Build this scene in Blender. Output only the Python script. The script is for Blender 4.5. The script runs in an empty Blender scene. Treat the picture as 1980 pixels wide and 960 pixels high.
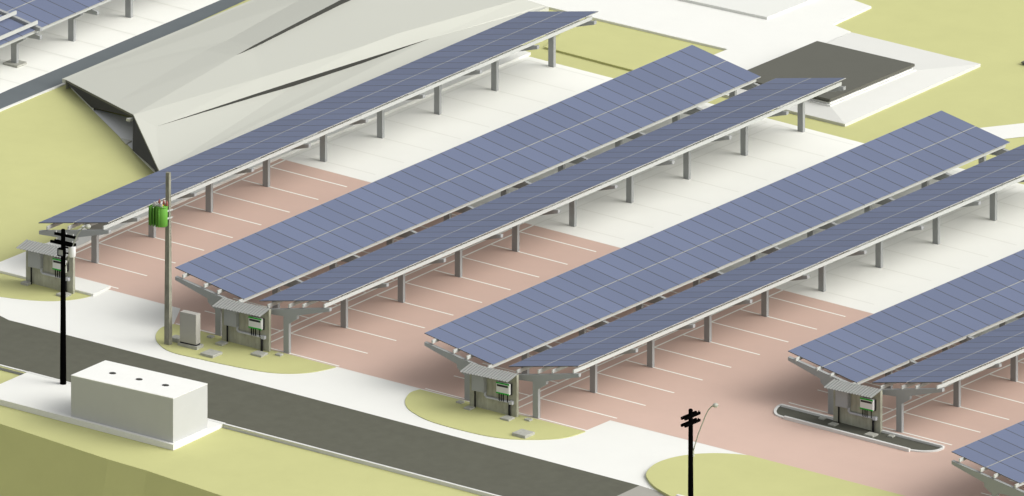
import bpy, bmesh, math, random
from mathutils import Vector, Matrix
random.seed(7)
C = bpy.context.scene.collection
# ------------------------------------------------------------------ survey frame
# u runs along the parking rows (away, to the right), v runs along the road, z up. World = (u, -v, z), metres.
UX, UY = 22.09, -9.521
VX, VY = 31.06, 6.771
ZY = -36.28
SCALE = 38.11
US = 3.56                      # the two lots meet at this u (a slight ridge)
def G(u, v):                   # the site falls gently along the road and away from the ridge
    return -0.0364*v - (0.0098*(u-US) if u > US else 0.0088*(US-u))
def UV(px, py, z):
    a, b = px-990.0, py-480.0-ZY*z
    det = UX*VY - UY*VX
    return ((a*VY - b*VX)/det, (UX*b - UY*a)/det)
def PG(px, py, h=0.0):
    z = 0.0
    for _ in range(12):
        u, v = UV(px, py, z); z = G(u, v)+h
    return (u, v, z)
def VZ(px, py, u):
    v = (px-990.0-UX*u)/VX
    return (v, (py-480.0-UY*u-VY*v)/ZY)
def W(p): return Vector((p[0], -p[1], p[2]))

# ------------------------------------------------------------------ materials
def lin(c):
    return tuple(((x/255)/12.92 if x/255 <= 0.04045 else ((x/255+0.055)/1.055)**2.4) for x in c)
MATS = {}
def mat(name, rgb, rough=0.85, spec=0.2, noise=0.0, nscale=2.0, metal=0.0, alpha=1.0, streak=False):
    if name in MATS: return MATS[name]
    m = bpy.data.materials.new(name); m.use_nodes = True
    nt = m.node_tree; b = nt.nodes['Principled BSDF']
    col = (*rgb, 1)
    b.inputs['Base Color'].default_value = col
    b.inputs['Roughness'].default_value = rough
    b.inputs['Specular IOR Level'].default_value = spec
    b.inputs['Metallic'].default_value = metal
    b.inputs['Alpha'].default_value = alpha
    if noise > 0:
        tc = nt.nodes.new('ShaderNodeTexCoord'); mp = nt.nodes.new('ShaderNodeMapping')
        if streak: mp.inputs['Scale'].default_value = (1.0, 1.0, 0.35)
        n = nt.nodes.new('ShaderNodeTexNoise'); n.inputs['Scale'].default_value = nscale
        n.inputs['Detail'].default_value = 6; n.inputs['Roughness'].default_value = 0.6
        r = nt.nodes.new('ShaderNodeValToRGB')
        r.color_ramp.elements[0].position = 0.3; r.color_ramp.elements[1].position = 0.7
        r.color_ramp.elements[0].color = tuple(x*(1-noise) for x in rgb)+(1,)
        r.color_ramp.elements[1].color = tuple(min(1, x*(1+noise)) for x in rgb)+(1,)
        L = nt.links.new
        L(tc.outputs['Object'], mp.inputs['Vector']); L(mp.outputs['Vector'], n.inputs['Vector'])
        L(n.outputs['Fac'], r.inputs['Fac']); L(r.outputs['Color'], b.inputs['Base Color'])
    MATS[name] = m
    return m
def S(c, k=1.0): return tuple(x*k for x in lin(c))
KW = 0.86
M_grass  = mat('dry_grass',      S((209,209,146), 0.77), noise=0.025, nscale=0.5)
M_bank   = M_grass
M_white  = mat('pale_concrete',  (0.73,0.73,0.685), noise=0.012, nscale=0.5)
M_lotw   = mat('pale_lot_concrete', (0.80,0.80,0.745), noise=0.012, nscale=0.4)
M_pink   = mat('pink_asphalt',   S((215,186,171), 0.83), noise=0.02, nscale=0.6)
M_road   = mat('dark_asphalt',   S((104,104,91), 0.72), noise=0.07, nscale=1.6)
M_slate  = mat('slate_asphalt',  S((112,119,122), 0.75), noise=0.03, nscale=1.0)
M_line   = mat('road_paint',     (0.83,0.83,0.77))
M_liner  = mat('worn_road_paint',(0.735,0.735,0.675))
M_kerb   = mat('kerb_concrete',  (0.66,0.66,0.63))
M_steel  = mat('painted_steel',  (0.315,0.325,0.32), rough=0.6)
M_galv   = mat('galvanised_steel', (0.47,0.48,0.45), rough=0.6)
M_roofp  = mat('roof_panel',     S((222,223,211), 0.66), rough=0.8)
M_fascia = mat('dark_fascia',    S((108,108,98), 0.9))
M_plinth = mat('pale_render', (0.62,0.62,0.58), noise=0.012, nscale=0.6)
M_slit   = mat('dark_glazing', (0.05,0.05,0.045), rough=0.7, spec=0.05)
M_dark   = mat('dark_cladding',  (0.028,0.028,0.030), rough=0.6)
M_inter  = mat('interior_wall',  (0.66,0.67,0.65))
M_slab   = mat('dark_roof_slab', S((107,107,98), 0.72), noise=0.02, nscale=1.0)
M_glass  = mat('solar_cells',    (0.130,0.154,0.232), rough=0.55, spec=0.12)
_nt = M_glass.node_tree; _b = _nt.nodes['Principled BSDF']
_oi = _nt.nodes.new('ShaderNodeObjectInfo'); _ge = _nt.nodes.new('ShaderNodeNewGeometry')
_ad = _nt.nodes.new('ShaderNodeMath'); _ad.operation = 'ADD'; _fr = _nt.nodes.new('ShaderNodeMath'); _fr.operation = 'FRACT'
_rp = _nt.nodes.new('ShaderNodeValToRGB')
_rp.color_ramp.elements[0].color = (0.130*.95,0.154*.95,0.232*.95,1); _rp.color_ramp.elements[1].color = (0.130*1.05,0.154*1.05,0.232*1.05,1)
_nt.links.new(_oi.outputs['Random'], _ad.inputs[0]); _nt.links.new(_ge.outputs['Random Per Island'], _ad.inputs[1])
_nt.links.new(_ad.outputs[0], _fr.inputs[0]); _nt.links.new(_fr.outputs[0], _rp.inputs['Fac']); _nt.links.new(_rp.outputs['Color'], _b.inputs['Base Color'])
M_frame  = mat('panel_edge',     (0.105,0.105,0.095), rough=0.6)
M_framel = mat('panel_end_frame',(0.36,0.36,0.33), rough=0.5)
M_corr   = mat('corrugated_sheet', (0.25,0.255,0.24), rough=0.5, spec=0.15)
M_cwall  = mat('cast_concrete',  S((176,176,158), 0.9), noise=0.22, nscale=3.0, streak=True, alpha=0.86)
M_block  = mat('concrete_block', S((176,176,166), 0.86), noise=0.14, nscale=6.0)
M_cab    = mat('grey_cabinet',   (0.34,0.35,0.355), rough=0.5)
M_beige  = mat('beige_cabinet',  (0.36,0.35,0.315), rough=0.6)
M_pole   = mat('pole_concrete',  (0.245,0.24,0.19), noise=0.28, nscale=4.0, streak=True)
M_black  = mat('black_paint',    (0.002,0.002,0.002), rough=1.0, spec=0.0)
M_rubber = mat('black_pipe',     (0.012,0.012,0.012), rough=0.7)
M_wht    = mat('white_casing',   (0.66,0.66,0.65), rough=0.5)
M_green  = mat('green_trim',     (0.02,0.38,0.03), rough=0.5)
M_tgreen = mat('transformer_green', (0.125,0.33,0.045), rough=0.55)
M_tdark  = mat('transformer_fin_green', (0.07,0.19,0.025), rough=0.6)
M_scr    = mat('display_black',  (0.03,0.03,0.03), rough=0.4)
M_pipe   = mat('grey_conduit',   S((196,198,202), 0.8), rough=0.4, spec=0.4)
M_lamp   = mat('lamp_grey',      S((178,180,168), 0.84), rough=0.5)
M_porc   = mat('grey_porcelain', (0.42,0.42,0.40), rough=0.4)
M_brown  = mat('red_porcelain',  (0.30,0.10,0.08), rough=0.4)
M_yel    = mat('yellow_cap',     (0.8,0.55,0.02))
M_isle   = mat('island_asphalt', S((92,92,82), 0.86), noise=0.06, nscale=1.5)
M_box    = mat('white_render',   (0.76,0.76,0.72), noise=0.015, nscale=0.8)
M_boxw   = mat('white_render_shaded', (0.46,0.465,0.455), noise=0.02, nscale=0.8)  # walls of the white box, with the shade on their front put into the colour
M_ramp   = mat('grey_ramp',      S((166,164,155), 0.86))
M_plat   = mat('grey_platform',  S((228,229,222), 0.86))

# ------------------------------------------------------------------ helpers
def link(name, me, m=None, parent=None, loc=None):
    o = bpy.data.objects.new(name, me); C.objects.link(o)
    if m is not None and me is not None and not me.materials:
        for x in (m if isinstance(m, (list, tuple)) else [m]): me.materials.append(x)
    if parent: o.parent = parent
    if loc is not None: o.location = loc
    return o
def tomesh(bm, name='mesh'):
    bmesh.ops.recalc_face_normals(bm, faces=bm.faces[:])
    me = bpy.data.meshes.new(name); bm.to_mesh(me); bm.free(); return me
def tag(o, label, cat, group=None):
    o['label'] = label; o['category'] = cat
    if group: o['group'] = group
    return o
def thing(name, loc, label, cat, group=None):
    o = bpy.data.objects.new(name, None); C.objects.link(o); o.location = loc
    o.empty_display_size = 0.3
    return tag(o, label, cat, group)
def struct(o): o['kind'] = 'structure'; return o

def prism(bm, poly, a0, a1, axis='u', mi=0):
    """poly = (v,z) extruded along u, or (u,z) along v, or (u,v) along z; local world coords (u,-v,z)"""
    def pt(p, a):
        if axis == 'u': return Vector((a, -p[0], p[1]))
        if axis == 'v': return Vector((p[0], -a, p[1]))
        return Vector((p[0], -p[1], a))
    A = [bm.verts.new(pt(p, a0)) for p in poly]; B = [bm.verts.new(pt(p, a1)) for p in poly]
    n = len(poly); fs = [bm.faces.new(A), bm.faces.new(B[::-1])]
    for i in range(n): fs.append(bm.faces.new((A[i], B[i], B[(i+1) % n], A[(i+1) % n])))
    for f in fs: f.material_index = mi
    return fs
def boxm(bm, u0, u1, v0, v1, z0, z1, mi=0):
    return prism(bm, [(u0,v0),(u1,v0),(u1,v1),(u0,v1)], z0, z1, 'z', mi)
def frustum(bm, c, a, b, z0, z1, mi=0):
    """tapered rectangular shaft: half sizes a=(hu,hv) at z0, b at z1"""
    A = [bm.verts.new((c[0]+sx*a[0], -(c[1]+sy*a[1]), z0)) for sx, sy in ((-1,-1),(1,-1),(1,1),(-1,1))]
    B = [bm.verts.new((c[0]+sx*b[0], -(c[1]+sy*b[1]), z1)) for sx, sy in ((-1,-1),(1,-1),(1,1),(-1,1))]
    fs = [bm.faces.new(A[::-1]), bm.faces.new(B)]
    for i in range(4): fs.append(bm.faces.new((A[i], A[(i+1)%4], B[(i+1)%4], B[i])))
    for f in fs: f.material_index = mi
def tube(bm, pts, r, n=10, r1=None, mi=0):
    pts = [Vector((p[0], -p[1], p[2])) for p in pts]; rings = []
    for i, p in enumerate(pts):
        d = (pts[min(i+1, len(pts)-1)] - pts[max(i-1, 0)]).normalized()
        x = d.orthogonal().normalized() if i == 0 else (xprev - d*xprev.dot(d)).normalized()
        xprev = x; y = d.cross(x)
        rr = r if r1 is None else r + (r1-r)*i/(len(pts)-1)
        rings.append([bm.verts.new(p + x*rr*math.cos(2*math.pi*k/n) + y*rr*math.sin(2*math.pi*k/n)) for k in range(n)])
    fs = []
    for a, b in zip(rings, rings[1:]):
        for k in range(n): fs.append(bm.faces.new((a[k], a[(k+1)%n], b[(k+1)%n], b[k])))
    for f in fs: f.smooth = True
    fs += [bm.faces.new(rings[0][::-1]), bm.faces.new(rings[-1])]
    for f in fs: f.material_index = mi
def lathe(bm, c, prof, n=16, mi=0):
    """prof = [(r, z)...]"""
    rings = []
    for r, z in prof: rings.append([bm.verts.new((c[0]+r*math.cos(2*math.pi*k/n), -c[1]+r*math.sin(2*math.pi*k/n), c[2]+z)) for k in range(n)])
    fs = []
    for a, b in zip(rings, rings[1:]):
        for k in range(n):
            f = bm.faces.new((a[k], a[(k+1)%n], b[(k+1)%n], b[k])); f.smooth = True; fs.append(f)
    fs += [bm.faces.new(rings[0][::-1]), bm.faces.new(rings[-1])]
    for f in fs: f.material_index = mi
def curve(pts, n=8):
    out = []
    for i in range(len(pts)-1):
        p0, p1, p2, p3 = pts[max(i-1,0)], pts[i], pts[i+1], pts[min(i+2, len(pts)-1)]
        for k in range(n):
            t = k/n
            out.append(tuple(0.5*((2*p1[j]) + (-p0[j]+p2[j])*t + (2*p0[j]-5*p1[j]+4*p2[j]-p3[j])*t*t + (-p0[j]+3*p1[j]-3*p2[j]+p3[j])*t**3) for j in (0,1)))
    out.append(pts[-1]); return out
def ground_uv(uvs, h, thick):
    bm = bmesh.new()
    f = bm.faces.new([bm.verts.new((p[0], p[1], 0)) for p in uvs])
    bm.normal_update()
    bmesh.ops.bisect_plane(bm, geom=bm.verts[:]+bm.edges[:]+bm.faces[:], plane_co=(US,0,0), plane_no=(1,0,0))
    bm.normal_update(); bmesh.ops.triangulate(bm, faces=bm.faces[:])
    for v in bm.verts: v.co.z = G(v.co.x, v.co.y)+h
    if thick > 0:
        r = bmesh.ops.extrude_face_region(bm, geom=bm.faces[:])
        for g in r['geom']:
            if isinstance(g, bmesh.types.BMVert): g.co.z -= thick
    for v in bm.verts: v.co.y = -v.co.y
    return bm
def sheet(name, px, m, h, thick=0.0, kind='structure'):
    """ground-following surface outlined by survey points; h = height over the ground"""
    uvs = [PG(p[0], p[1], h)[:2] for p in px]
    bm = ground_uv(uvs, h, thick)
    bmesh.ops.recalc_face_normals(bm, faces=bm.faces[:])
    if sum(f.normal.z*f.calc_area() for f in bm.faces) < 0 and thick == 0:
        bmesh.ops.reverse_faces(bm, faces=bm.faces[:])
    me = bpy.data.meshes.new(name); bm.to_mesh(me); bm.free()
    o = link(name, me, m)
    if kind: o['kind'] = kind
    return o
def strip(name, px, h, width, thick, m):
    """kerb: a bar following a survey polyline at the ground, top at h"""
    P = [Vector(PG(p[0], p[1], h)) for p in px]
    bm = bmesh.new(); rows = []
    for i, p in enumerate(P):
        d = (P[min(i+1, len(P)-1)] - P[max(i-1, 0)]); d.z = 0; d.normalize()
        nrm = Vector((-d.y, d.x, 0))*width/2
        q = []
        for s, z in ((-1, 0), (1, 0), (1, -thick), (-1, -thick)):
            c = p + nrm*s; q.append(bm.verts.new((c.x, -c.y, G(c.x, c.y)+h+z)))
        rows.append(q)
    for a, b in zip(rows, rows[1:]):
        for k in range(4): bm.faces.new((a[k], a[(k+1)%4], b[(k+1)%4], b[k]))
    bm.faces.new(rows[0]); bm.faces.new(rows[-1][::-1])
    return struct(link(name, tomesh(bm, name), m))

# ------------------------------------------------------------------ setting: terrain
uk = PG(430, 822, 0)[0]            # kerb line of the road: the lawn starts below it
bm = bmesh.new()
gu = [uk, -20, -12, -6, -2, US, 10, 25, 45, 70, 110, 160]; gu = sorted(x for x in gu if x >= uk)
gv = [-160, -100, -70, -50, -40, -30, -20, -10, 0, 10, 20, 30, 45, 70, 110, 160]
grid = [[bm.verts.new((u, -v, G(u, v)-0.012)) for v in gv] for u in gu]
for i in range(len(gu)-1):
    for j in range(len(gv)-1): bm.faces.new((grid[i][j], grid[i][j+1], grid[i+1][j+1], grid[i+1][j]))
bmesh.ops.triangulate(bm, faces=bm.faces[:])
struct(link('ground', tomesh(bm, 'ground'), M_grass))

# verge and bank below the road
from mathutils.geometry import delaunay_2d_cdt
top = [(uk, v, G(uk, v)-.16) for v in (-90, -45, -27.5, -22.0, -18.8, -12, -6, 5, 20, 60)]
B = [PG(x, y, h) for x, y, h in [(-2000,170,-.4),(-500,657,-.35),(0,820,-.35),(209,889,-.38),(284,911,-.42),(430,960,-.42),(760,1065,-.45),(1300,1230,-.5),(2400,1560,-.6)]]
Jn = [PG(459,854,-.20), PG(195,826,-.27), PG(640,925,-.24)]
allp = top + B + Jn
nb_ = len(top)
edges = [(k, k+1) for k in range(nb_-1)] + [(nb_+k, nb_+k+1) for k in range(len(B)-1)] + [(0, nb_), (nb_-1, nb_+len(B)-1)]
ov, oe, of, _, _, _ = delaunay_2d_cdt([Vector((p[0], p[1])) for p in allp], edges, [], 1, 1e-5)
bm = bmesh.new()
def zat(c):
    return min(allp, key=lambda p: (p[0]-c.x)**2+(p[1]-c.y)**2)[2]
vv_ = [bm.verts.new((c.x, -c.y, zat(c))) for c in ov]
for f in of: bm.faces.new([vv_[k] for k in f])
Bv = [bm.verts.new(W(p)) for p in B]
low = [bm.verts.new((p[0]-2.6, -p[1]-0.4, p[2]-7.5)) for p in B]
far = [bm.verts.new((p[0]-60, -p[1]-9, p[2]-9)) for p in B]
for i in range(len(B)-1):
    bm.faces.new((Bv[i], Bv[i+1], low[i+1], low[i])); bm.faces.new((low[i], low[i+1], far[i+1], far[i]))
bmesh.ops.remove_doubles(bm, verts=bm.verts[:], dist=.001)
struct(link('grass_bank', tomesh(bm, 'grass_bank'), M_bank))
# ------------------------------------------------------------------ setting: paving
H = 0.004
sheet('road', [(-420,506),(0,611),(17,619.5),(500,743),(1238,939.5),(1120,994),(960,958),(430,821.5),(52,721),(-560,561)], M_road, 0*H)
sheet('driveway', [(1238,939),(1330,968),(1500,1012),(1420,1075),(1060,1022)], M_ramp, 0.6*H)
apron = [(-420,470),(0,560),(213,561),(350,596),(337,626),(650,708),(1130,833),(1180,812),(1450,881),(1480,900),(1330,970),(1236,939.5),(500,744),(45,626.5),(17,619.5),(0,611),(-420,500)]
sheet('apron', apron, M_white, 1*H)
pink = [(540,306.5),(1003,428.5),(1690,607.5),(2500,818.5),(2900,1250),(1980,1021),(1740,958.5),(1450,882),(1180,813.5),(1130,834.5),(650,709.5),(336,627),(349,597),(213,561),(58,520.5)]
sheet('parking_lot', pink, M_pink, 2*H)
white = [(540,306.5),(1003,428.5),(1690,607.5),(2500,818.5),(2960,610.5),(1670,277),(1019,108),(1012,107)]
sheet('concrete_lot', white, M_lotw, 2.5*H)
# sidewalk slab along the lawn beside the first row
def sheet_uv(name, uvs, m, h, thick):
    o = link(name, tomesh(ground_uv(uvs, h, thick), name), m); return struct(o)
sheet_uv('sidewalk', [(-19.5,-12.2),(-17.9,-12.25),(-17.9,-17.04),(25.6,-17.04),(25.6,-18.9),(-13.5,-18.5),(-18.5,-18.7),(-19.0,-24),(-19.7,-24)], M_white, 0.14, 0.3)
# grass islands
isl2 = [(336,627)]+curve([(336,627),(312,634),(301,649),(307,665),(332,681),(390,695),(440,706),(500,717.5),(540,722),(580,722),(615,718),(650,710)])[1:]
sheet('grass_island', isl2, M_grass, 0.04, 0.2)
isl3 = curve([(812,753.5),(793,760),(783.5,774),(787,788),(802,800),(830,814),(880,829),(940,843),(985,849),(1030,850.5),(1075,849),(1105,844),(1132,835)])
sheet('grass_island', isl3, M_grass, 0.04, 0.2)
isl1 = [(-120,490),(0,522),(181,571)]+curve([(181,571),(160,577),(130,581),(92,582.5),(50,580),(0,574),(-120,556)])[1:]
sheet('grass_island', isl1, M_grass, 0.02, 0.2)
mound = curve([(1450,881.5),(1420,878.5),(1380,877),(1340,879),(1300,885.5),(1268,897),(1250,914),(1253,927),(1268,943),(1300,962),(1350,990),(1480,1040)])+[(1900,1150),(2050,1040),(1738,956.5)]
sheet('grass_island', mound, M_grass, 0.14, 0.4)
strip('kerb', [(1309,957),(1420,986)], 0.30, 0.18, 0.5, M_kerb)
# kerbed island in front of the fourth row
io = [(1512,781.5),(1825,862)]+curve([(1825,862),(1822,868),(1808,872),(1785,873),(1760,870.5)])[1:]+[(1516,806)]+curve([(1516,806),(1501,801),(1498,794),(1503,786),(1512,781.5)])[1:-1]
sheet('traffic_island', io, M_isle, 0.05, 0.2)
strip('kerb', [(1511,782),(1824,862.5)], 0.17, 0.14, 0.3, M_kerb)
strip('kerb', [(1516.5,805),(1759,868.5)], 0.17, 0.14, 0.3, M_kerb)
strip('kerb', curve([(1516,807),(1502,801.5),(1499,794),(1504,786.5),(1512,782)]), 0.075, 0.14, 0.3, M_kerb)
strip('kerb', curve([(1760,870),(1785,872.5),(1808,871.5),(1821,867.5),(1824.5,863)]), 0.075, 0.14, 0.3, M_kerb)
# kerb along the lower side of the road
strip('kerb', [(-700,526),(0,706),(52,719.5),(430,819),(960,958.5),(1230,1029)], 0.03, 0.14, 0.33, M_kerb)
sheet('paving_pad', [(56,719),(436,818.5),(335,861),(-6,771.5),(-6,746)], M_white, 0.02, 0.3)
# upper left: slate lane and pale lot
sheet('lane', [(-180,253.5),(0,181),(425,0.5),(560,-57),(610,-50),(475,0),(128,158.5),(0,212),(-180,288)], M_slate, 1*H)
strip('kerb', [(-180,289),(0,212.5),(128,159.5)], 0.06, 0.14, 0.2, M_kerb)
sheet('concrete_lot', [(-180,253.5),(0,181),(425,0.5),(560,-57),(-180,-240)], M_lotw, 1.5*H)
# upper right paving
sheet('plaza', [(1043,9),(1407,95),(1340,122),(1395,180),(1645,61),(1610,47),(1685,12),(1640,-4),(1300,-110),(1000,-60),(980,-6)], M_white, 0.10, 0.3)
sheet('platform', [(1250,-18),(1483,33),(1566,0),(1620,-22),(1400,-90)], M_plat, 0.24, 0.25)
sheet('path', [(1840,252),(1893,247.5),(1980,238),(2100,224),(2140,248),(1980,264.5),(1890,274)], M_white, 1*H)
sheet('lawn_terrace', [(1053,90.5),(1280,150),(1350,120),(1110,45)], M_grass, 0.10, 0.25)

# stall lines and head lines (painted)
REF = PG(548, 682.5)            # post of the second row, first frame
DZR = {}
ROWS = {}                        # name: (du, dv, dz) of each carport relative to REF
DV = 15.52
def rowinfo(du, dv, dz): return (REF[0]+du, REF[1]+dv, REF[2]+dz)
ROWS = {1: rowinfo(2.5, -DV, .61), 2: REF, 3: rowinfo(0, DV, -.604), 4: rowinfo(10, 2*DV, -.604-.513), 5: rowinfo(2.5, 3*DV, -.604-1.19)}
def line_quad(bm, a, b, w=0.11, h=3.5*H):
    d = Vector((b[0]-a[0], b[1]-a[1])).normalized(); n = Vector((-d.y, d.x))*w/2
    pts = [(a[0]+n.x, a[1]+n.y), (b[0]+n.x, b[1]+n.y), (b[0]-n.x, b[1]-n.y), (a[0]-n.x, a[1]-n.y)]
    bm.faces.new([bm.verts.new((p[0], -p[1], G(*p)+h)) for p in pts])
bmp, bmw = bmesh.new(), bmesh.new()
def paint(a, b):                # clip at the seam between the lots
    if a[0] > b[0]: a, b = b, a
    if b[0] <= US: line_quad(bmp, a, b)
    elif a[0] >= US: line_quad(bmw, a, b)
    else:
        t = (US-a[0])/(b[0]-a[0]); c = (US, a[1]+t*(b[1]-a[1])); line_quad(bmp, a, c); line_quad(bmw, c, b)
for r, (u0, v0, z0) in ROWS.items():
    if r == 1: ua, nb = u0, 17
    else: ua, nb = u0, 18
    ue = ua+2.5*nb
    uc = ua+0.1
    paint((uc, v0-1.4), (ue+.1, v0-1.4))
    if r > 1: paint((uc, v0-2.0), (ue+.1, v0-2.0))
    for k in range(nb+1):
        u = uc+2.5*k
        paint((u, v0-1.4), (u, v0+3.4))
        if r > 1: paint((u, v0-6.76), (u, v0-2.0))
VLANE = PG(200, 96)[1]
for px in ((41.5,126),(151.5,79),(262,31),(373,-15)):
    u, v, z = PG(*px)
    for du in (0, -2.5): line_quad(bmw, (u+du, v-5), (u+du, VLANE-.05))
struct(link('parking_lines', tomesh(bmp), M_line))
struct(link('parking_lines', tomesh(bmw), M_liner))

# ------------------------------------------------------------------ carports
u0 = REF[0]
def lp(px, py, u=None):          # survey point on the first frame's front face, local to REF
    v, z = VZ(px, py, u0 if u is None else u); return (v-REF[1], z-REF[2])
BT = 0.2
poly_r = [(637,597),(637,603.5),(574,611),(574,618),(558,627),(548,627)]
poly_l = [(338.5,535.5),(338.5,542),(401,577.6),(402,585),(412,596),(416,599),(427,599)]
beam_double = [lp(*p) for p in [(338.5,535.5),(487,601),(524,598.6),(637,597),(637,603.5),(574,611),(574,618),(558,627),(548,627),(548,612),(524,608.5),(487,610.5),(427,598),(427,600),(416,599),(412,596),(402,585),(401,577.6),(338.5,542)]]
beam_right = [lp(*p) for p in [(502,598),(637,597),(637,603.5),(574,611),(574,618),(558,627),(548,627),(538,617),(538,610.5),(502,604.7)]]
beam_left = [lp(*p) for p in [(338.5,535.5),(472,594.5),(472,601),(440,595),(440,602),(427,609),(416,599),(412,596),(402,585),(401,577.6),(338.5,542)]]
def pmesh(name, poly, a0, a1):
    bm = bmesh.new(); prism(bm, poly, a0, a1); bm.normal_update(); bmesh.ops.triangulate(bm, faces=[f for f in bm.faces if len(f.verts) > 4])
    me = tomesh(bm, name); me.materials.append(M_steel); return me
ME_bd = pmesh('beam_double', beam_double, 0, BT)
ME_br = pmesh('beam_right', beam_right, 0, BT)
ME_bl = pmesh('beam_left', beam_left, 0, BT)
def post_mesh(v0, v1, ztop):
    bm = bmesh.new(); boxm(bm, 0.002, BT-0.002, v0, v1, -0.75, ztop)
    me = tomesh(bm, 'post'); me.materials.append(M_steel); return me
zr = lp(553, 611)[1]; zl = lp(421, 590)[1]
ME_pr = post_mesh(0.0, 0.33, zr)
vl0 = lp(416, 648)[0]; vl1 = lp(426.6, 648)[0]
ME_pl = post_mesh(vl0, vl1, zl)
UP = 0.30                        # first panel starts this far past the frame
PITCH = 1.161; PW = 1.130
def wing_axes(hp, lpnt):
    a = Vector(lp(*hp, u=u0+UP)); b = Vector(lp(*lpnt, u=u0+UP)); return a, b
LW = wing_axes((338.5,517.4), (472,579)); RW = wing_axes((501,582), (636,581.4))
def panel_mesh(name, ax):
    a, b = ax; L = (b-a).length/2 - 0.015; d = (b-a).normalized(); n = Vector((-d.y, d.x))
    if n.y < 0: n = -n
    bm = bmesh.new()
    def q(u, s, t): p = d*s + n*t; return bm.verts.new((u, -p.x, p.y))
    e, f = 0.010, 0.014
    us = [0, e, PW-e, PW]; ss = [0, f, L-f, L]
    g = [[q(u, s, 0) for s in ss] for u in us]
    for i in range(3):
        for j in range(3):
            fc = bm.faces.new((g[i][j], g[i+1][j], g[i+1][j+1], g[i][j+1]))
            fc.material_index = 0 if (i == 1 and j == 1) else (2 if j != 1 else 1)
    lo = [q(0, 0, -.04), q(PW, 0, -.04), q(PW, L, -.04), q(0, L, -.04)]
    hi = [g[0][0], g[3][0], g[3][3], g[0][3]]
    rim = [[g[i][0] for i in range(4)], [g[3][j] for j in range(4)], [g[i][3] for i in (3,2,1,0)], [g[0][j] for j in (3,2,1,0)]]
    for k in range(4):
        fc = bm.faces.new(rim[k] + [lo[(k+1)%4], lo[k]]); fc.material_index = 2 if k in (0, 2) else 1
    fc = bm.faces.new(lo[::-1]); fc.material_index = 2
    bmesh.ops.recalc_face_normals(bm, faces=bm.faces[:])
    # a few clamp holes: small dark dots are left to the frame
    me = bpy.data.meshes.new(name); bm.to_mesh(me); bm.free()
    for m in (M_glass, M_frame, M_framel): me.materials.append(m)
    return me, L, d
PL, LL, LD = panel_mesh('panel_left', LW)
PR, LR, RD = panel_mesh('panel_right', RW)
def panel_pos(side, i, j):
    a, b = LW if side == 'L' else RW
    L = LL if side == 'L' else LR; d = LD if side == 'L' else RD
    p = a + d*((L+0.03)*j)
    return Vector((UP + PITCH*i, -p.x, p.y))
pur_l = [(353,531),(394,550),(420,562),(461,581)]
pur_r = [(517,589),(558,589),(585,588.7),(626,588.7)]
def purlin_mesh(length):
    bm = bmesh.new(); t = 0.02; h = 0.185; w = 0.075
    prism(bm, [(0,0),(w,0),(w,-h),(0,-h)], 0, length)   # closed section
    bmesh.ops.recalc_face_normals(bm, faces=bm.faces[:])
    me = bpy.data.meshes.new('purlin'); bm.to_mesh(me); bm.free(); me.materials.append(M_galv); return me
PURL = {}
def carport(row, base, frames, cols, wings, label, dzl=0.0, dzr=0.0, group='solar carports in rows across the parking lot'):
    root = thing('solar_carport', W(base), label, 'solar carport', group)
    bme = ME_bd if wings == 'LR' else (ME_br if wings == 'R' else ME_bl)
    for uf in frames:
        link('beam', bme, None, root, (uf, 0, 0))
        if 'R' in wings: link('post', ME_pr, None, root, (uf, 0, 0))
        if 'L' in wings: link('post', ME_pl, None, root, (uf, 0, 0))
    length = frames[-1]-frames[0]+BT+0.06
    key = round(length, 2)
    if key not in PURL: PURL[key] = purlin_mesh(length)
    for side, ps, dz in (('L', pur_l, dzl), ('R', pur_r, dzr)):
        if side not in wings: continue
        for p in ps:
            v, z = lp(*p)
            link('purlin', PURL[key], None, root, (frames[0]-0.03, -v, z+dz))
    todo = [(s, i, j) for i in range(cols) for s in wings for j in (0, 1)]
    for s, i, j in todo[:100]:
        p = panel_pos(s, i, j); p.x += frames[0]; p.z += dzl if s == 'L' else dzr
        link('solar_panel', PL if s == 'L' else PR, None, root, p)
    rest = todo[100:]
    if rest:
        bm = bmesh.new()
        for s, i, j in rest:
            p = panel_pos(s, i, j); p.x += frames[0]; p.z += dzl if s == 'L' else dzr
            n0 = len(bm.verts); bm.from_mesh(PL if s == 'L' else PR); bm.verts.ensure_lookup_table()
            bmesh.ops.translate(bm, verts=bm.verts[n0:], vec=p)
        me = bpy.data.meshes.new('solar_panels'); bm.to_mesh(me); bm.free()
        for m in (M_glass, M_frame, M_framel): me.materials.append(m)
        o = link('solar_panels', me, None, root); o['kind'] = 'stuff'
    return root
F10 = [5.0*k for k in range(10)]
carport(1, ROWS[1], [0]+[2.5+5*k for k in range(9)], 37, 'R', 'single-wing solar carport between the folded pale roof and the first parking bays')
carport(2, ROWS[2], F10, 39, 'LR', 'double-wing solar carport whose near end stands behind the beige cabinet and grass island')
carport(3, ROWS[3], F10, 39, 'LR', 'double-wing solar carport whose near end stands behind the grass island without a pole')
carport(4, ROWS[4], F10[:8], 33, 'LR', 'double-wing solar carport whose near end stands behind the kerbed dark traffic island', -.17, -.07)
carport(5, ROWS[5], F10[:5], 20, 'LR', 'double-wing solar carport cut off by the lower right corner of the picture')
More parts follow.
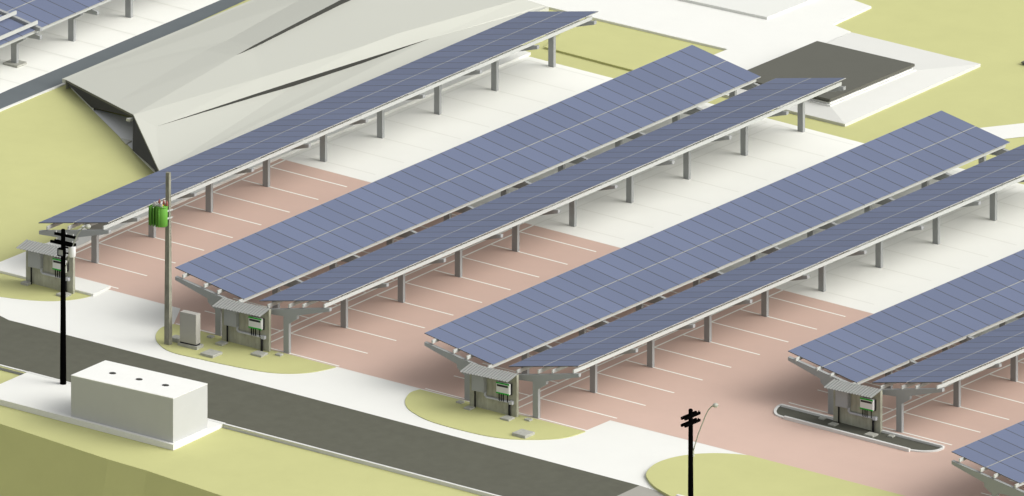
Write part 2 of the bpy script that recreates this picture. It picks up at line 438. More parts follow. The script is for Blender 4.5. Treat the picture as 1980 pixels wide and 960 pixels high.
# carport of the upper left lot (one wing, with a raised second tier still without panels)
p0 = PG(21, 124); q0 = PG(416, 648)
base0 = (REF[0]+p0[0]-q0[0], REF[1]+p0[1]-q0[1], REF[2]+p0[2]-q0[2])
c0 = carport(0, base0, [-5.0+5*k for k in range(8)], 34, 'L', 'solar carport with bare raised beam on the pale lot above the dark lane')
link('beam', ME_bl, None, c0, (0.004, 0, 0.43))
bm = bmesh.new(); boxm(bm, 0.03, BT-0.03, vl0+.05, vl1-.05, zl-.25, zl+.35); link('post', tomesh(bm), M_steel, c0)
for p in pur_l[2:]:
    v, z = lp(*p); l = 14.0
    if 14 not in PURL: PURL[14] = purlin_mesh(14.0)
    link('purlin', PURL[14], None, c0, (0.22-14.0, -v, z+.43))
for k in (0,):
    bm = bmesh.new(); boxm(bm, -.32, .52, vl0-.28, vl1+.28, -.4, .26); link('footing', tomesh(bm), M_block, c0, (0, 0, 0))

# ------------------------------------------------------------------ inverter walls
WB = PG(429, 659)               # front left foot of the wall in the second row
uw = WB[0]
def wl(px, py, du=0.0):          # survey point in plane uw+du, local to WB
    v, z = VZ(px, py, uw+du); return (v-WB[1], z-WB[2])
v1 = wl(520, 682.5)[0]; zt0 = wl(520, 600)[1]; zb = -0.35
ztop = zt0
def wall_meshes():
    bm = bmesh.new(); boxm(bm, 0, .18, 0, v1, zb, ztop); a = tomesh(bm, 'wall')
    # corrugated sheet falling towards the road
    n = 17; bm = bmesh.new(); L = 0.95; drop = 0.20; amp = 0.035
    prof = []
    vv0, vv1 = -0.06, v1+0.03
    for k in range(n):
        w = (vv1-vv0)/n; s = vv0+k*w
        prof += [(s, 0), (s+w*.22, amp), (s+w*.5, amp), (s+w*.72, 0)]
    prof.append((vv1, 0))
    rows = []
    for du, dz in ((0.10, 0.05), (0.10-L, 0.05-drop)):
        rows.append([[bm.verts.new((du, -p[0], ztop+dz+p[1]+t)) for p in prof] for t in (0, -0.012)])
    m = len(prof)
    for i in range(m-1):
        bm.faces.new((rows[0][0][i], rows[0][0][i+1], rows[1][0][i+1], rows[1][0][i]))
        bm.faces.new((rows[0][1][i], rows[1][1][i], rows[1][1][i+1], rows[0][1][i+1]))
        for r in (0, 1): bm.faces.new((rows[r][0][i], rows[r][1][i], rows[r][1][i+1], rows[r][0][i+1]))
    for i in (0, m-1): bm.faces.new((rows[0][0][i], rows[1][0][i], rows[1][1][i], rows[0][1][i]))
    b = tomesh(bm, 'roof_sheet')
    return a, b
ME_wall, ME_sheet = wall_meshes(); ME_wall.materials.append(M_cwall); ME_sheet.materials.append(M_corr)
# electrical cabinet
DC = 0.25
ca = wl(433, 631, -DC); cb = wl(456.8, 633.9, -DC); ctz = ztop-0.16
cz = cb[1]
def cab_meshes():
    bm = bmesh.new(); boxm(bm, -DC, -0.004, ca[0], cb[0], cz, ctz); a = tomesh(bm)
    bm = bmesh.new(); boxm(bm, -DC-.012, -DC-.001, ca[0]+.035, cb[0]-.035, cz+.035, ctz-.035)
    boxm(bm, -DC-.03, -DC-.012, ca[0]+.06, ca[0]+.085, (cz+ctz)/2-.06, (cz+ctz)/2+.06); d = tomesh(bm)
    bm = bmesh.new(); pv = wl(439.5, 631, -.12)[0]; tube(bm, [(-.12, pv, cz+.01), (-.12, pv, -.15)], .045); e = tomesh(bm)
    bm = bmesh.new()
    P = [wl(457.5, 632, -.1), wl(458.5, 638, -.1), wl(461.5, 642, -.1), wl(510, 653, -.1)]
    P[0] = (cb[0]-.02, cz+.02)
    pts = []
    tube(bm, [(-.1, P[0][0], P[0][1]), (-.1, P[1][0], P[1][1]), (-.1, P[2][0], P[2][1]), (-.1, P[3][0], P[3][1])], .062, 12); f = tomesh(bm)
    bm = bmesh.new(); x = P[3]; boxm(bm, -.19, -.01, x[0]-.11, x[0]+.09, x[1]-.085, x[1]+.085); g = tomesh(bm)
    bm = bmesh.new(); tube(bm, [(-.1, wl(506, 650, -.1)[0], x[1]-.03), (-.1, wl(506, 650, -.1)[0], -.2)], .062, 12); h = tomesh(bm)
    return a, d, e, f, g, h
CAB = cab_meshes()
for m, mt in zip(CAB, (M_cab, M_cab, M_rubber, M_pipe, M_pipe, M_rubber)): m.materials.append(mt)
# inverter
DI = 0.24
ia = wl(480, 634.5, -DI); ib = wl(505.3, 639.2, -DI); itz = wl(505.3, 618, -DI)[1]; izb = ib[1]
def inv_meshes():
    bm = bmesh.new(); boxm(bm, -DI, -.075, ia[0], ib[0], izb, itz)
    bmesh.ops.bevel(bm, geom=[e for e in bm.edges], offset=.025, segments=2, affect='EDGES'); a = tomesh(bm)
    bm = bmesh.new()
    boxm(bm, -DI-.006, -DI+.03, ia[0]+.01, ib[0]-.01, izb-.004, izb+.065); boxm(bm, -DI-.006, -DI+.03, ia[0]+.01, ib[0]-.01, itz-.065, itz+.004); b = tomesh(bm)
    bm = bmesh.new(); s = (ib[0]-ia[0]); boxm(bm, -DI-.008, -DI+.01, ia[0]+.07*s, ib[0]-.08*s, itz-.21, itz-.10)
    bmesh.ops.bevel(bm, geom=[e for e in bm.edges], offset=.006, segments=1, affect='EDGES'); c = tomesh(bm)
    bm = bmesh.new(); 
    for k in range(9): z = izb+.03+k*(itz-izb-.06)/8; boxm(bm, -.075, -.012, ia[0]+.02, ib[0]+.05, z-.014, z+.014)
    boxm(bm, -.06, -.004, ia[0]+.03, ib[0]+.03, izb-.03, itz-.02); d = tomesh(bm)
    bm = bmesh.new(); tube(bm, [(-DI-.02, ib[0]-.12*s, itz-.155), (-DI, ib[0]-.12*s, itz-.155)], .02, 8); e = tomesh(bm)
    cables = []
    for px in (486.2, 490.2, 494.2, 502.2):
        vv = wl(px, 640, -.16)[0]; bm = bmesh.new()
        zl_ = wl(px, 649+(px-486)*.2, -.16)[1]
        tube(bm, [(-.16, vv, izb+.02), (-.16, vv, zl_+.05), (-.15, vv+.015, zl_+.015), (-.13, vv+.05, zl_)], .026, 8); me = tomesh(bm); me.materials.append(M_black); cables.append(me)
    return a, b, c, d, e, cables
INV = inv_meshes()
for m, mt in zip(INV[:5], (M_wht, M_green, M_scr, M_scr, M_green)): m.materials.append(mt)
wdel = [(-379, -112.8, 'beside the tall black pole on the lawn left of the first carport', 'behind the tall black pole'),
        (0, 0, 'beside the beige cabinet on the grass island with the concrete pole', 'next to the beige cabinet'),
        (479, 126.6, 'on the grass island without a pole or cabinet', 'on the grass island without a pole'),
        (1182.4, 157, 'standing in the kerbed dark traffic island', 'in the kerbed dark island')]
WALLS = []
for dx, dy, txt, t2 in wdel:
    base = PG(429+dx, 659+dy, 0.0); wv = W(base)
    r = thing('inverter_wall', wv, 'concrete wall with corrugated canopy '+txt, 'wall', 'concrete inverter walls at the carport ends')
    link('wall_panel', ME_wall, None, r); link('roof_sheet', ME_sheet, None, r)
    c = thing('electrical_cabinet', wv, 'grey electrical cabinet on the left of the wall '+t2, 'electrical cabinet', 'grey cabinets on the inverter walls')
    for nm, m in zip(('cabinet_body','cabinet_door','cable_pipe','conduit','junction_box','cable_pipe'), CAB): link(nm, m, None, c)
    i = thing('solar_inverter', wv, 'white green-edged solar inverter on the wall '+t2, 'inverter', 'inverters on the concrete walls')
    ib_ = link('inverter_body', INV[0], None, i); link('trim', INV[1], None, ib_); dp = link('display', INV[2], None, ib_)
    link('heat_sink', INV[3], None, i); link('indicator_light', INV[4], None, ib_)
    for m in INV[5]: link('cable', m, None, i)
    WALLS.append(base)

# ------------------------------------------------------------------ concrete lids and blocks
def lid(px, py, su, sv, h, label, base=0.04, dz=0.0):
    u, v, z = PG(px, py, base)
    bm = bmesh.new(); boxm(bm, -su/2, su/2, -sv/2, sv/2, -.15, h)
    bmesh.ops.bevel(bm, geom=[e for e in bm.edges if all(x.co.z > 0 for x in e.verts)], offset=.015, segments=1, affect='EDGES')
    o = link('concrete_lid', tomesh(bm), M_block, None, W((u, v, z)))
    o.rotation_euler = (math.atan(0.0364), math.atan(0.0088), 0)
    return tag(o, label, 'concrete lid', 'concrete lids around the inverter walls')
LL_ = lambda a: a
lid(428.5,666,.55,.42,.10,'concrete lid at the foot of the left pipe on the island with the beige cabinet')
lid(501.5,686.5,.62,.66,.10,'concrete lid under the right pipe of the wall beside the beige cabinet')
lid(540,687.5,.30,.33,.08,'tiny concrete lid between the wall beside the beige cabinet and the carport post')
lid(407.5,653,.30,.30,.09,'tiny concrete lid behind the beige cabinet near the left carport post')
lid(408.5,686.5,.85,.78,.13,'largest concrete lid on the grass in front of the beige cabinet')
lid(341,659,.55,.5,.20,'thick concrete block between the concrete pole and the beige cabinet')
lid(890,779.5,.30,.34,.08,'tiny concrete lid left of the wall on the island without a pole')
lid(907.5,791,.45,.4,.09,'concrete lid at the foot of the left pipe on the island without a pole')
lid(981,811,.55,.55,.09,'concrete lid under the right pipe of the wall on the island without a pole')
lid(1022,813.5,.30,.34,.08,'tiny concrete lid right of the wall on the island without a pole')
lid(1012,842,.85,.82,.15,'largest concrete lid, alone near the tip of the island without a pole')
lid(1590.5,810.5,.30,.32,.07,'tiny concrete lid at the left of the kerbed dark island',.05)
lid(1611.5,822,.40,.4,.07,'concrete lid by the left pipe in the kerbed dark island',.05)
lid(1684.5,842.5,.5,.55,.08,'concrete lid under the right pipe in the kerbed dark island',.05)
lid(1724,845,.30,.30,.07,'tiny concrete lid at the right of the wall in the kerbed dark island',.05)
lid(50.5,550,.42,.42,.12,'concrete lid left of the tall black pole at the foot of the first wall',.02)
lid(123,572,.55,.58,.11,'concrete lid behind the tall black pole at the foot of the first wall',.02)

# ------------------------------------------------------------------ beige pillar cabinet
bu, bv, bz = PG(348, 668, .04)
r = thing('distribution_cabinet', W((bu, bv, bz)), 'tall beige distribution cabinet on a grey plinth beside the concrete pole', 'cabinet')
w = 31/VX; d = 8.2/UX
bm = bmesh.new(); boxm(bm, -.10, d+.12, -.08, w+.12, -.2, .13); link('plinth', tomesh(bm), M_block, r)
bm = bmesh.new(); boxm(bm, .0, d, .0, w, .13, .20); link('base_frame', tomesh(bm), M_rubber, r)
bm = bmesh.new(); boxm(bm, -.02, d+.01, -.005, w+.005, .20, 1.79)
bmesh.ops.bevel(bm, geom=[e for e in bm.edges], offset=.012, segments=2, affect='EDGES'); link('cabinet_body', tomesh(bm), M_beige, r)
bm = bmesh.new(); boxm(bm, -.028, -.019, .03, w-.03, .25, 1.74); link('door', tomesh(bm), M_beige, r)

# ------------------------------------------------------------------ concrete utility pole with transformer
cu, cv, cz_ = PG(325.5, 666, .04)
HP = (666-334)/36.28
r = thing('utility_pole', W((cu, cv, cz_)), 'tall grey concrete utility pole carrying the green transformer on the grass island', 'utility pole')
bm = bmesh.new()
a0 = (.13, .16); a1 = (.075, .10)
frustum(bm, (0, 0), a0, a1, -.3, HP)
shaft = link('shaft', tomesh(bm), M_pole, r)
bm = bmesh.new()
for s in (-1, 1):                # flanges stand proud of the web: the recessed face of a double tee pole
    A = [(-a0[0]-.022, s*a0[1]-(.045 if s > 0 else 0)), (-a0[0]+.01, s*a0[1]-(.045 if s > 0 else 0)), (-a0[0]+.01, s*a0[1]+(0 if s > 0 else .045)), (-a0[0]-.022, s*a0[1]+(0 if s > 0 else .045))]
    B2 = [(-a1[0]-.018, s*a1[1]-(.03 if s > 0 else 0)), (-a1[0]+.01, s*a1[1]-(.03 if s > 0 else 0)), (-a1[0]+.01, s*a1[1]+(0 if s > 0 else .03)), (-a1[0]-.018, s*a1[1]+(0 if s > 0 else .03))]
    va = [bm.verts.new((p[0], -p[1], -.3)) for p in A]; vb = [bm.verts.new((p[0], -p[1], HP-.02)) for p in B2]
    bm.faces.new(va); bm.faces.new(vb)
    for k in range(4): bm.faces.new((va[k], va[(k+1)%4], vb[(k+1)%4], vb[k]))
for z in (1.0, 2.6, 4.1, 5.2): 
    t = z/HP; boxm(bm, -(a0[0]*(1-t)+a1[0]*t)-.016, -(a0[0]*(1-t)+a1[0]*t)+.01, -(a0[1]*(1-t)+a1[1]*t)+.02, (a0[1]*(1-t)+a1[1]*t)-.02, z, z+.045)
link('flange', tomesh(bm), M_pole, r)
bm = bmesh.new()
for z in [5.6+.16*k for k in range(16)]:
    t = z/HP; hu = a0[0]*(1-t)+a1[0]*t; hv = a0[1]*(1-t)+a1[1]*t
    tube(bm, [(0, hv-.005, z), (0, hv+.012, z)], .014, 6)
link('bolt_holes', tomesh(bm), M_scr, r)
# transformer
tv = lambda px: (px-325.5)/VX
tz = (666-440)/36.28+.17; th = (440-403)/36.28
TU = -.44
TV = .36
r = thing('pole_transformer', W((cu, cv, cz_)), 'bright green oil transformer with bushings hung on the concrete utility pole', 'transformer')
bm = bmesh.new(); tc = (TU, -.45)
lathe(bm, (TU, -.47+TV, tz), [(.28,0),(.31,.03),(.31,th-.03),(.28,th)], 24); link('tank', tomesh(bm), M_tgreen, r)
bm = bmesh.new(); lathe(bm, (TU, -.47+TV, tz+th), [(.33,0),(.33,.035),(.05,.09)], 24); link('tank_lid', tomesh(bm), M_tgreen, r)
for k in range(5):               # plate radiators in front of and beside the tank
    vv = -.98+TV*.9+.17*k-.05
    bm = bmesh.new()
    for t in range(5):
        uu = -.40+.07*t if k else -.30+.1*t
        tube(bm, [(uu*.9+TU, vv-.02*t, tz+.03), (uu*.9+TU, vv-.02*t, tz+th-.05)], .02, 6)
    uA, uB = (-.40*.9+TU, (-.40+.28)*.9+TU) if k else (-.30*.9+TU, .10*.9+TU)
    for zz in (tz+.03, tz+th-.05): tube(bm, [(uA, vv, zz), (uB, vv-.08, zz), (TU-.1, -.5+TV, zz)], .03, 6)
    if k >= 1: boxm(bm, min(uA, uB), max(uA, uB), vv-.05, vv-.035, tz+.03, tz+th-.05, 1)
    link('radiator', tomesh(bm), [M_tgreen, M_tdark], r)
for du, dv, col in ((.10,-.68,M_brown),(.12,-.42,M_brown),(.10,-.22,M_brown)):
    bm = bmesh.new(); lathe(bm, (TU+du, dv+TV, tz+th+.05), [(.05,0),(.075,.04),(.05,.07),(.08,.11),(.05,.14),(.07,.19),(.03,.22),(.015,.30)], 12); link('bushing', tomesh(bm), col, r)
for du, dv in ((-.2,-.80),(-.2,-.58),(-.2,-.38)):
    bm = bmesh.new(); lathe(bm, (TU+du, dv+TV, tz+th-.02), [(.03,0),(.03,.06),(.06,.10),(.065,.20),(.03,.23),(.015,.29)], 12)
    tube(bm, [(TU+du, dv+TV, tz+th+.22), (TU+du-.02, dv+TV+.1, tz+th+.2), (TU+du-.05, dv+TV+.14, tz+th+.05)], .02, 6)
    link('bushing', tomesh(bm), M_porc, r)
bm = bmesh.new(); lathe(bm, (TU-.1, -.33+TV, tz+th+.08), [(.035,0),(.035,.05),(.01,.07)], 10); link('oil_cap', tomesh(bm), M_yel, r)
for z in (tz+.35, tz+.75):
    bm = bmesh.new(); boxm(bm, TU+.1, .0, .08, .17, z, z+.06); boxm(bm, -.14, .13, .165, .19, z, z+.06); link('bracket', tomesh(bm), M_galv, r)

# ------------------------------------------------------------------ black utility poles
def black_pole(px, py, h, label, arm_axis):
    u, v, z = PG(px, py, .02)
    r = thing('utility_pole', W((u, v, z)), label, 'utility pole')
    bm = bmesh.new(); tube(bm, [(0,0,-.2),(0,0,h*.5),(0,0,h-.05),(0,0,h)], .165, 14, .085); link('shaft', tomesh(bm), M_black, r)
    arms = []
    for i, za in enumerate((h-.42, h-.80)):
        bm = bmesh.new(); L = .65
        for s in ((-1, 1) if i else (1,)):
            o = s*.11
            if arm_axis == 'v': boxm(bm, o-.05, o+.05, -L+.05*s, L+.05*s, za, za+.13)
            else: boxm(bm, -L, L, o-.05, o+.05, za, za+.13)
        if not i and arm_axis != 'v': boxm(bm, -L, L, -.16, -.06, za-.002, za+.132)
        ca_o = link('crossarm', tomesh(bm), M_black, r); arms.append(ca_o)
    for i, za in enumerate((h-.42, h-.80)):
        for t in (-.52, .12, .55) if i == 0 else (-.5, .5):
            bm = bmesh.new(); c = (.12, t, za+.13) if arm_axis == 'v' else (t, .12, za+.13)
            lathe(bm, c, [(.018,0),(.035,.03),(.02,.05),(.035,.07),(.012,.09)], 8)
            link('insulator', tomesh(bm), M_wht if arm_axis == 'v' else M_black, arms[i])
    return (u, v, z)
u, v, z = black_pole(122, 743, (743-444)/36.28, 'tall black utility pole on the pale pad beside the white box', 'v')
# canister transformer, meter box and lamp on the left pole
zc = (743-494)/36.28
r = thing('pole_transformer', W((u, v, z)), 'white cylindrical transformer hung high on the black pole beside the white box', 'transformer')
bm = bmesh.new(); lathe(bm, (0.05, .52, zc), [(.17,0),(.185,.03),(.185,.53),(.17,.56)], 20); link('tank', tomesh(bm), M_wht, r)
bm = bmesh.new(); boxm(bm, .0, .07, .1, .36, zc+.40, zc+.46); boxm(bm, .0, .07, .1, .36, zc+.1, zc+.16); link('bracket', tomesh(bm), M_black, r)
r = thing('fuse_box', W((u, v, z)), 'small grey box in a black frame on the black pole left of the white box', 'fuse box')
zf = (743-492)/36.28
bm = bmesh.new(); boxm(bm, -.30, -.12, -.10, .22, zf, zf+.30); link('box_body', tomesh(bm), M_cab, r)
bm = bmesh.new()
for vv in (-.13, .21, ): boxm(bm, -.33, -.10, vv, vv+.035, zf-.03, zf+.36)
for zz in (zf-.035, zf+.325): boxm(bm, -.333, -.097, -.13, .245, zz, zz+.04)
boxm(bm, -.12, .0, -.05, .06, zf+.08, zf+.2)
link('frame', tomesh(bm), M_black, r)
def lamp(u, v, z, P, label, head):
    r = thing('street_lamp', W((u, v, z)), label, 'street lamp')
    bm = bmesh.new(); tube(bm, P, .032, 8); link('arm', tomesh(bm), M_lamp, r)
    bm = bmesh.new(); q = P[0]; boxm(bm, q[0]-.05, q[0]+.05, q[1]-.07, q[1]+.07, q[2]-.22, q[2]+.12); link('clamp', tomesh(bm), M_lamp, r)
    e = P[-1]; bm = bmesh.new()
    bmesh.ops.create_uvsphere(bm, u_segments=16, v_segments=10, radius=1)
    d = (Vector(P[-1])-Vector(P[-2])).normalized()
    for vt in bm.verts: vt.co = Vector((vt.co.x*.17*head, vt.co.y*.15*head, vt.co.z*.12*head)) + Vector((e[0]+d.x*.1, -e[1]-d.y*.1, e[2]-.01))
    for f in bm.faces: f.smooth = True
    link('lamp_head', tomesh(bm), M_lamp, r)
# lamp arm leans out along the road (v) and rises
def arm_pts(px0, py0, pts, uplane):
    out = []
    for x, y in pts:
        vv, zz = VZ(x, y, uplane); out.append((uplane, vv, zz))
    return out
A = arm_pts(0, 0, [(126,520),(134,495),(142,473),(148,458),(152,451),(157,444.5),(162,440.5),(167,438)], u+.05)
A = [(p[0]-u, p[1]-v, p[2]-z) for p in A]
lamp(u, v, z, A, 'curved grey street lamp on the black pole at the left', 1.0)
u2, v2, z2 = black_pole(1335.5, 1093, (1093-792)/36.28, 'tall black utility pole rising from the grass mound at the bottom', 'u')
A = [(1339.5,876),(1344,861),(1351,838.5),(1357,823),(1363.5,806.5),(1369,795),(1375,788),(1381,784)]
A = arm_pts(0, 0, A, u2+.05); A = [(p[0]-u2, p[1]-v2, p[2]-z2) for p in A]
lamp(u2, v2, z2, A, 'curved grey street lamp on the black pole at the bottom centre', .95)

# ------------------------------------------------------------------ white box building by the road
fl = PG(137.3, 806, .02); fr = PG(334.5, 857.5, .02)
bu0 = (fl[0]+fr[0])/2; bv0 = fl[1]; bv1 = fr[1]; bu1 = bu0+66.5/UX
zt = VZ(137.3, 727.5, bu0)[1]; zt2 = VZ(334.5, 772.5, bu0)[1]
r = thing('service_building', W((bu0, bv0, 0)), 'windowless white box building with three roof vents on the near roadside', 'building')
bm = bmesh.new()
g = lambda u, v: -0.5+G(u, v)
c = [(bu0,bv0),(bu1,bv0),(bu1,bv1),(bu0,bv1)]; tops = [zt, zt, zt2, zt2]
lo = [bm.verts.new((p[0]-bu0, -(p[1]-bv0), g(*p))) for p in c]; hi = [bm.verts.new((p[0]-bu0, -(p[1]-bv0), t)) for p, t in zip(c, tops)]
bm.faces.new(lo[::-1]); bm.faces.new(hi)
for i in range(4): bm.faces.new((lo[i], lo[(i+1)%4], hi[(i+1)%4], hi[i]))
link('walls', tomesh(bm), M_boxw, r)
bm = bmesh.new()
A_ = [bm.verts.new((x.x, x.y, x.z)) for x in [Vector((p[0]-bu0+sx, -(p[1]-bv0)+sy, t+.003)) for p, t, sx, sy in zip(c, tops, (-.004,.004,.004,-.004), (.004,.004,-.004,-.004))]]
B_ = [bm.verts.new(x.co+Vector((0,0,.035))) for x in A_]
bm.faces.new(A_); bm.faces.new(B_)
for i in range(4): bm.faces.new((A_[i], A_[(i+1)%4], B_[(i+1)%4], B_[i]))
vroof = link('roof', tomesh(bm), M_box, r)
for px, py in ((217.7,724),(269,735.8),(320,747.3)):
    z = (zt+zt2)/2
    for _ in range(5):
        uu, vv = UV(px, py, z); t = (vv-bv0)/(bv1-bv0); z = zt+(zt2-zt)*t
    bm = bmesh.new(); prism(bm, [(uu-bu0+.17*math.cos(k*math.pi/4+.4), vv-bv0+.19*math.sin(k*math.pi/4+.4)) for k in range(8)], z-.02, z+.055, 'z')
    link('roof_vent', tomesh(bm), M_slit, vroof)

# ------------------------------------------------------------------ pavilion with the folded roof
A_ = PG(127,154,.30); Cc = PG(258,222,1.88); D_ = PG(309,333,.30)
root = thing('pavilion', W((A_[0], A_[1], G(A_[0], A_[1]))), 'long pavilion with folded pale roof and dark triangular entrance gable', 'building')
org = W((A_[0], A_[1], G(A_[0], A_[1])))
def pv(px, py, h): return W(PG(px, py, h)) - org
def lerp(a, b, t): return a+(b-a)*t
a = pv(127,154,.50); cpt = pv(258,222,1.30); dpt = pv(309,333,.60)
v1_ = lerp(a, cpt, .69); g5 = lerp(cpt, dpt, .36)
v2 = pv(395,98,.90); v3 = pv(439,78,.86); v4 = pv(578,0,.82); v5 = pv(740,-72,.78)
afar = pv(697,-84,.5)
r1 = pv(457,107,1.24); r2 = pv(490,88,1.34); r3 = pv(658,0,1.42); r4 = pv(800,-64,1.42)
ff1 = pv(505,150,1.17); ff2 = pv(700,90,1.15); ff3 = pv(772,64,1.12); ff4 = pv(1010,-3,.95)
k1 = pv(302,245,1.0); k2 = pv(505,178,.90); k3 = pv(567,158,.90); k4 = pv(700,116,.85); k5 = pv(833,74,.74); k6 = pv(1052,10,.66)
e = pv(1056,12,.60)
dn = lambda p, d: p + Vector((0,0,-d))
def faces(name, polys, m, parent=None, solid=0.0):
    bm = bmesh.new(); key = {}
    def V(p):
        k = tuple(round(x, 4) for x in p)
        if k not in key: key[k] = bm.verts.new(p)
        return key[k]
    for pl in polys:
        try: bm.faces.new([V(p) for p in pl])
        except ValueError: pass
    bm.normal_update()
    bmesh.ops.triangulate(bm, faces=[f for f in bm.faces if len(f.verts) > 3])
    bmesh.ops.recalc_face_normals(bm, faces=bm.faces[:])
    if solid:
        bm.normal_update()
        bmesh.ops.solidify(bm, geom=bm.faces[:], thickness=solid)
    me = bpy.data.meshes.new(name); bm.to_mesh(me); bm.free()
    return link(name, me, m, parent or root)
s1 = [0, .16, .20, .20]
rb = [r1, dn(r2,.13), dn(r3,.26), dn(r4,.26)]
kb = [k1, dn(k2,.17), dn(k3,.24), dn(k4,.18), k5]
roof_polys = [[a, v1_, v2, v3, v4, v5, afar][:3]]
roof_polys = [
    [a, v1_, v2], [a, v2, v3], [a, v3, v4], [a, v4, afar], [v4, v5, afar],
    [v1_, cpt, r1], [v1_, r1, v2], [v2, r1, r2], [v2, r2, v3], [v3, r2, r3], [v3, r3, v4], [v4, r3, r4], [v4, r4, v5],
    [cpt, ff1, r1], [r1, ff1, rb[1]], [ff1, ff2, rb[1]], [rb[1], ff2, rb[2]], [ff2, ff3, rb[2]], [ff3, ff4, rb[2]], [rb[2], ff4, rb[3]],
    [cpt, k1, ff1], [k1, k2, ff1], [k2, k3, ff1], [ff1, k3, ff2], [k3, k4, ff2], [k4, k5, ff2], [ff2, k5, ff3], [ff3, k5, ff4], [k5, k6, ff4],
    [cpt, g5, k1],
    [g5, dpt, k1], [k1, dpt, kb[1]], [kb[1], dpt, kb[2]], [kb[2], dpt, kb[3]], [kb[3], dpt, k5], [k5, dpt, e], [k5, e, k6]]
proof = faces('roof', roof_polys, M_roofp)
faces('clerestory', [[r1, r2, rb[1]], [r2, r3, rb[2], rb[1]], [r3, r4, rb[3], rb[2]]], M_slit, proof)
faces('clerestory', [[k1, k2, kb[1]], [k2, k3, kb[2], kb[1]], [k3, k4, kb[3], kb[2]], [k4, k5, kb[3]]], M_slit, proof)
# fascia along the entrance edge of the roof
nrm = Vector((-.03,-.012,0))
def bar(bm, p, q, w, h, out):
    P = [p+out*0, p+out, p+out-Vector((0,0,h)), p-Vector((0,0,h))]; Q = [x+(q-p) for x in P]
    A = [bm.verts.new(x) for x in P]; B = [bm.verts.new(x) for x in Q]
    bm.faces.new(A); bm.faces.new(B[::-1])
    for k in range(4): bm.faces.new((A[k], A[(k+1)%4], B[(k+1)%4], B[k]))
out = Vector((-.05, -.02, 0.005))
bm = bmesh.new(); bar(bm, a, cpt, 0, .11, out); bar(bm, cpt, dpt, 0, .11, out); link('fascia', tomesh(bm), M_fascia, root)
# eaves
bm = bmesh.new(); bar(bm, a, afar, 0, .20, Vector((0,.22,0))); bar(bm, dpt, e, 0, .22, Vector((0,-.16,0))); link('eaves', tomesh(bm), M_roofp, root)
# dark triangular gables, sill, recessed wall
q1 = pv(177,208,.12); q2 = pv(256,291,.12)
aa = dn(a, .11)+Vector((-.02,0,0)); cc2 = dn(cpt, .11)+Vector((-.02,0,0)); dd = dn(dpt, .11)
faces('gable', [[aa, q1, cc2]], M_dark, solid=.03)
faces('gable', [[cc2, q2, dd]], M_dark, solid=.03)
bm = bmesh.new()
sA = pv(127,160,.02); sQ = pv(181,214,.02); sQ2 = pv(258,293,.02); sD = pv(300,335,.02)
for p, q in ((sA, sQ), (sQ2, sD)):
    bm = bmesh.new(); bar(bm, p+Vector((0,0,.10)), q+Vector((0,0,.10)), 0, .3, Vector((.12,.05,0)))
    link('sill', tomesh(bm), M_roofp, root)
w0 = pv(172,206,.0)+Vector((.30,.10,0)); w1 = pv(262,231,.0)+Vector((.30,.10,0))
up_ = lambda p, h: p+Vector((0,0,h))
faces('recessed_wall', [[up_(w0,-.6), up_(w1,-.6), up_(w1,1.0), up_(w0,.35)]], M_inter)
fl_ = [pv(174,208,.02), pv(262,231,.02), pv(268,300,.02), pv(256,289.5,.02)]
bm = bmesh.new()
A_f = [bm.verts.new(p) for p in fl_]; bm.faces.new(A_f); link('floor', tomesh(bm), M_inter, root)
bm = bmesh.new()
A_f = [bm.verts.new(up_(p, t)) for t in (.0, .05) for p in (pv(233,268.5,.02), pv(255,273.5,.02), pv(244,280,.02))]
for f in ((0,1,2),(5,4,3),(0,3,4,1),(1,4,5,2),(2,5,3,0)): bm.faces.new([A_f[k] for k in f])
link('door_step', tomesh(bm), M_roofp, root)
bm = bmesh.new(); bar(bm, cpt+Vector((-.25,.28,-.18)), cpt+Vector((.5,.02,-.18)), 0, .14, Vector((0,-.2,0))); link('beam_end', tomesh(bm), M_roofp, root)
# side walls down to the ground
bm = bmesh.new()
for p, q in ((a, afar), (dpt, e), (e, afar)):
    bm.faces.new([bm.verts.new(x) for x in (dn(p,.05), dn(q,.05), dn(q,1.2), dn(p,1.2))])
faces('side_wall', [[dn(p,.02), dn(q,.02), dn(q,1.3), dn(p,1.3)] for p, q in ((a, afar), (dpt, e))], M_roofp); bm.free()
faces('end_wall', [[dn(e,.02), k6, ff4, r4, v5, afar, dn(afar,1.2), dn(e,1.2)]], M_roofp)

# ------------------------------------------------------------------ low dark slab roof on its sloped plinth
HS = .62
def pr(px, py, h): return PG(px, py, h)
tl = PG(1580,79,HS+.10); tr = PG(1769,123.5,HS+.10); tf = PG(1605,192,HS+.10)
tb = tuple(tl[k]+tf[k]-tr[k] for k in range(3))
org = W((tl[0], tl[1], G(tl[0], tl[1])))
root = thing('flat_roofed_building', org, 'low building with flat dark roof slab on a sloped white plinth', 'building')
def slab_from(pts, th, grow=0.0):
    bm = bmesh.new(); c = Vector((0,0,0))
    P = [W(p)-org for p in pts]; c = sum(P, Vector())/4
    P = [p+(p-c).normalized()*grow for p in P]
    A = [bm.verts.new(p) for p in P]; B = [bm.verts.new(p-Vector((0,0,th))) for p in P]
    bm.faces.new(A); bm.faces.new(B[::-1])
    for k in range(4): bm.faces.new((A[k], A[(k+1)%4], B[(k+1)%4], B[k]))
    return tomesh(bm)
link('roof_slab', slab_from([tl, tr, tf, tb], .13), M_slab, root)
low4 = [(p[0], p[1], p[2]-.22) for p in (tl, tr, tf, tb)]
link('wall', slab_from(low4, .55, -.12), M_white, root)
low5 = [(p[0], p[1], p[2]-.30) for p in (tl, tr, tf, tb)]
link('ledge', slab_from(low5, .10, .08), M_kerb, root)
eT = PG(1645,62,.14); eR = PG(1896,123.5,.14); eF = PG(1634,240,.14); eB = tuple(eT[k]+eF[k]-eR[k] for k in range(3))
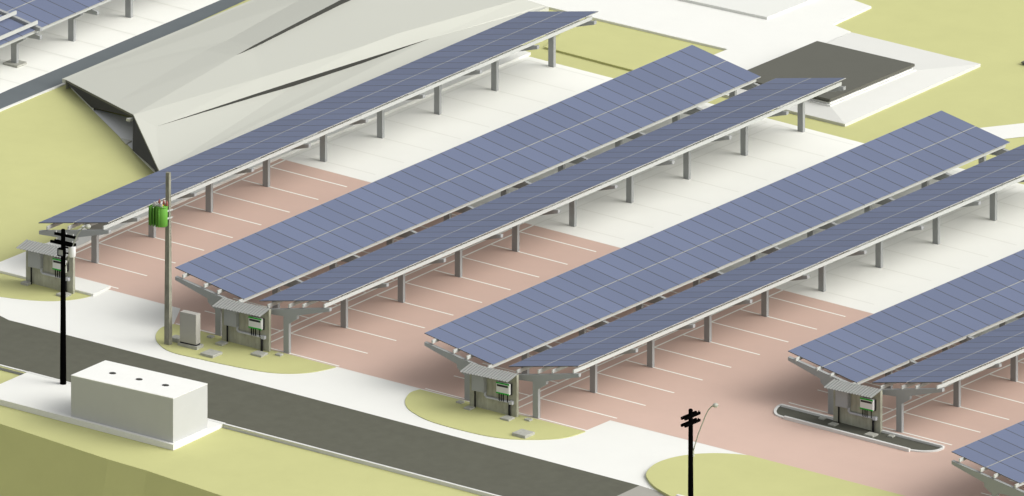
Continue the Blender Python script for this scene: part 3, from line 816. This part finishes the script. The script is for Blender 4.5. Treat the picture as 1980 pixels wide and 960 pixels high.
bm = bmesh.new(); I = [bm.verts.new(W((p[0], p[1], p[2]-.36))-org) for p in (tl, tr, tf, tb)]
O = [bm.verts.new(W(p)-org) for p in (eT, eR, eF, eB)]; O2 = [bm.verts.new(W(p)-org-Vector((0,0,.5))) for p in (eT, eR, eF, eB)]
for k in range(4):
    bm.faces.new((I[k], O[k], O[(k+1)%4], I[(k+1)%4])); bm.faces.new((O[k], O2[k], O2[(k+1)%4], O[(k+1)%4]))
bm.faces.new(I)
bmesh.ops.triangulate(bm, faces=bm.faces[:])
link('plinth', tomesh(bm), M_plinth, root)
# grey block cut by the right edge
bu_, bv_, bz_ = PG(1985, 127)
bm = bmesh.new(); boxm(bm, 0, .5, -.27, .6, -.2, .10); boxm(bm, -.04, .54, -.31, .64, .10, .16)
tag(link('drain_cover', tomesh(bm), M_fascia, None, W((bu_, bv_, bz_))), 'small dark grey block on the lawn at the right edge', 'drain cover')

# ------------------------------------------------------------------ camera, light, world
sc = bpy.context.scene
ca_, sa_ = UX/SCALE, VX/SCALE
right = Vector((UX, -VX, 0)).normalized()
upz = -ZY/SCALE; se = math.sqrt(1-upz*upz)
fwd_h = Vector((-right.y, right.x, 0))           # horizontal direction away from the viewer
if fwd_h.x < 0: fwd_h = -fwd_h
back = (-fwd_h*upz + Vector((0,0,se))).normalized()
up = back.cross(right)
cam = bpy.data.cameras.new('camera'); co = bpy.data.objects.new('camera', cam); C.objects.link(co)
M = Matrix((right, up, back)).transposed().to_4x4(); M.translation = back*160
co.matrix_world = M
cam.type = 'ORTHO'; cam.ortho_scale = 1980/SCALE; cam.clip_start = 1; cam.clip_end = 900
sc.camera = co

SUN_EL, SUN_STR, SUN_ANG = math.radians(37), 1.0, math.radians(60)
sdir = Vector((0.42, -1.0, 0)).normalized()       # horizontal direction towards the sun: along the road, from the right
tos = Vector((sdir.x*math.cos(SUN_EL), sdir.y*math.cos(SUN_EL), math.sin(SUN_EL)))
sun = bpy.data.lights.new('sun', 'SUN'); sun.energy = SUN_STR; sun.angle = SUN_ANG; sun.color = (1.0, 0.985, 0.94)
so = bpy.data.objects.new('sun', sun); C.objects.link(so); so.location = (0, 0, 60)
so.rotation_euler = tos.to_track_quat('Z', 'Y').to_euler()
wd = bpy.data.worlds.new('World'); sc.world = wd; wd.use_nodes = True
nt = wd.node_tree; bg = nt.nodes['Background']
sky = nt.nodes.new('ShaderNodeTexSky'); sky.sky_type = 'NISHITA'; sky.sun_disc = False
sky.sun_elevation = SUN_EL; sky.sun_rotation = math.atan2(sdir.x, sdir.y); sky.dust_density = 4.0; sky.air_density = 1.0
hs = nt.nodes.new('ShaderNodeHueSaturation'); hs.inputs['Saturation'].default_value = 0.12
nt.links.new(sky.outputs['Color'], hs.inputs['Color']); nt.links.new(hs.outputs['Color'], bg.inputs['Color'])
bg.inputs['Strength'].default_value = 0.15
vs = sc.view_settings; vs.view_transform = 'Standard'; vs.look = 'None'; vs.gamma = 1; vs.use_curve_mapping = False
vs.exposure = 0.38
sc.cycles.max_bounces = 10; sc.cycles.diffuse_bounces = 8; sc.cycles.transparent_max_bounces = 8
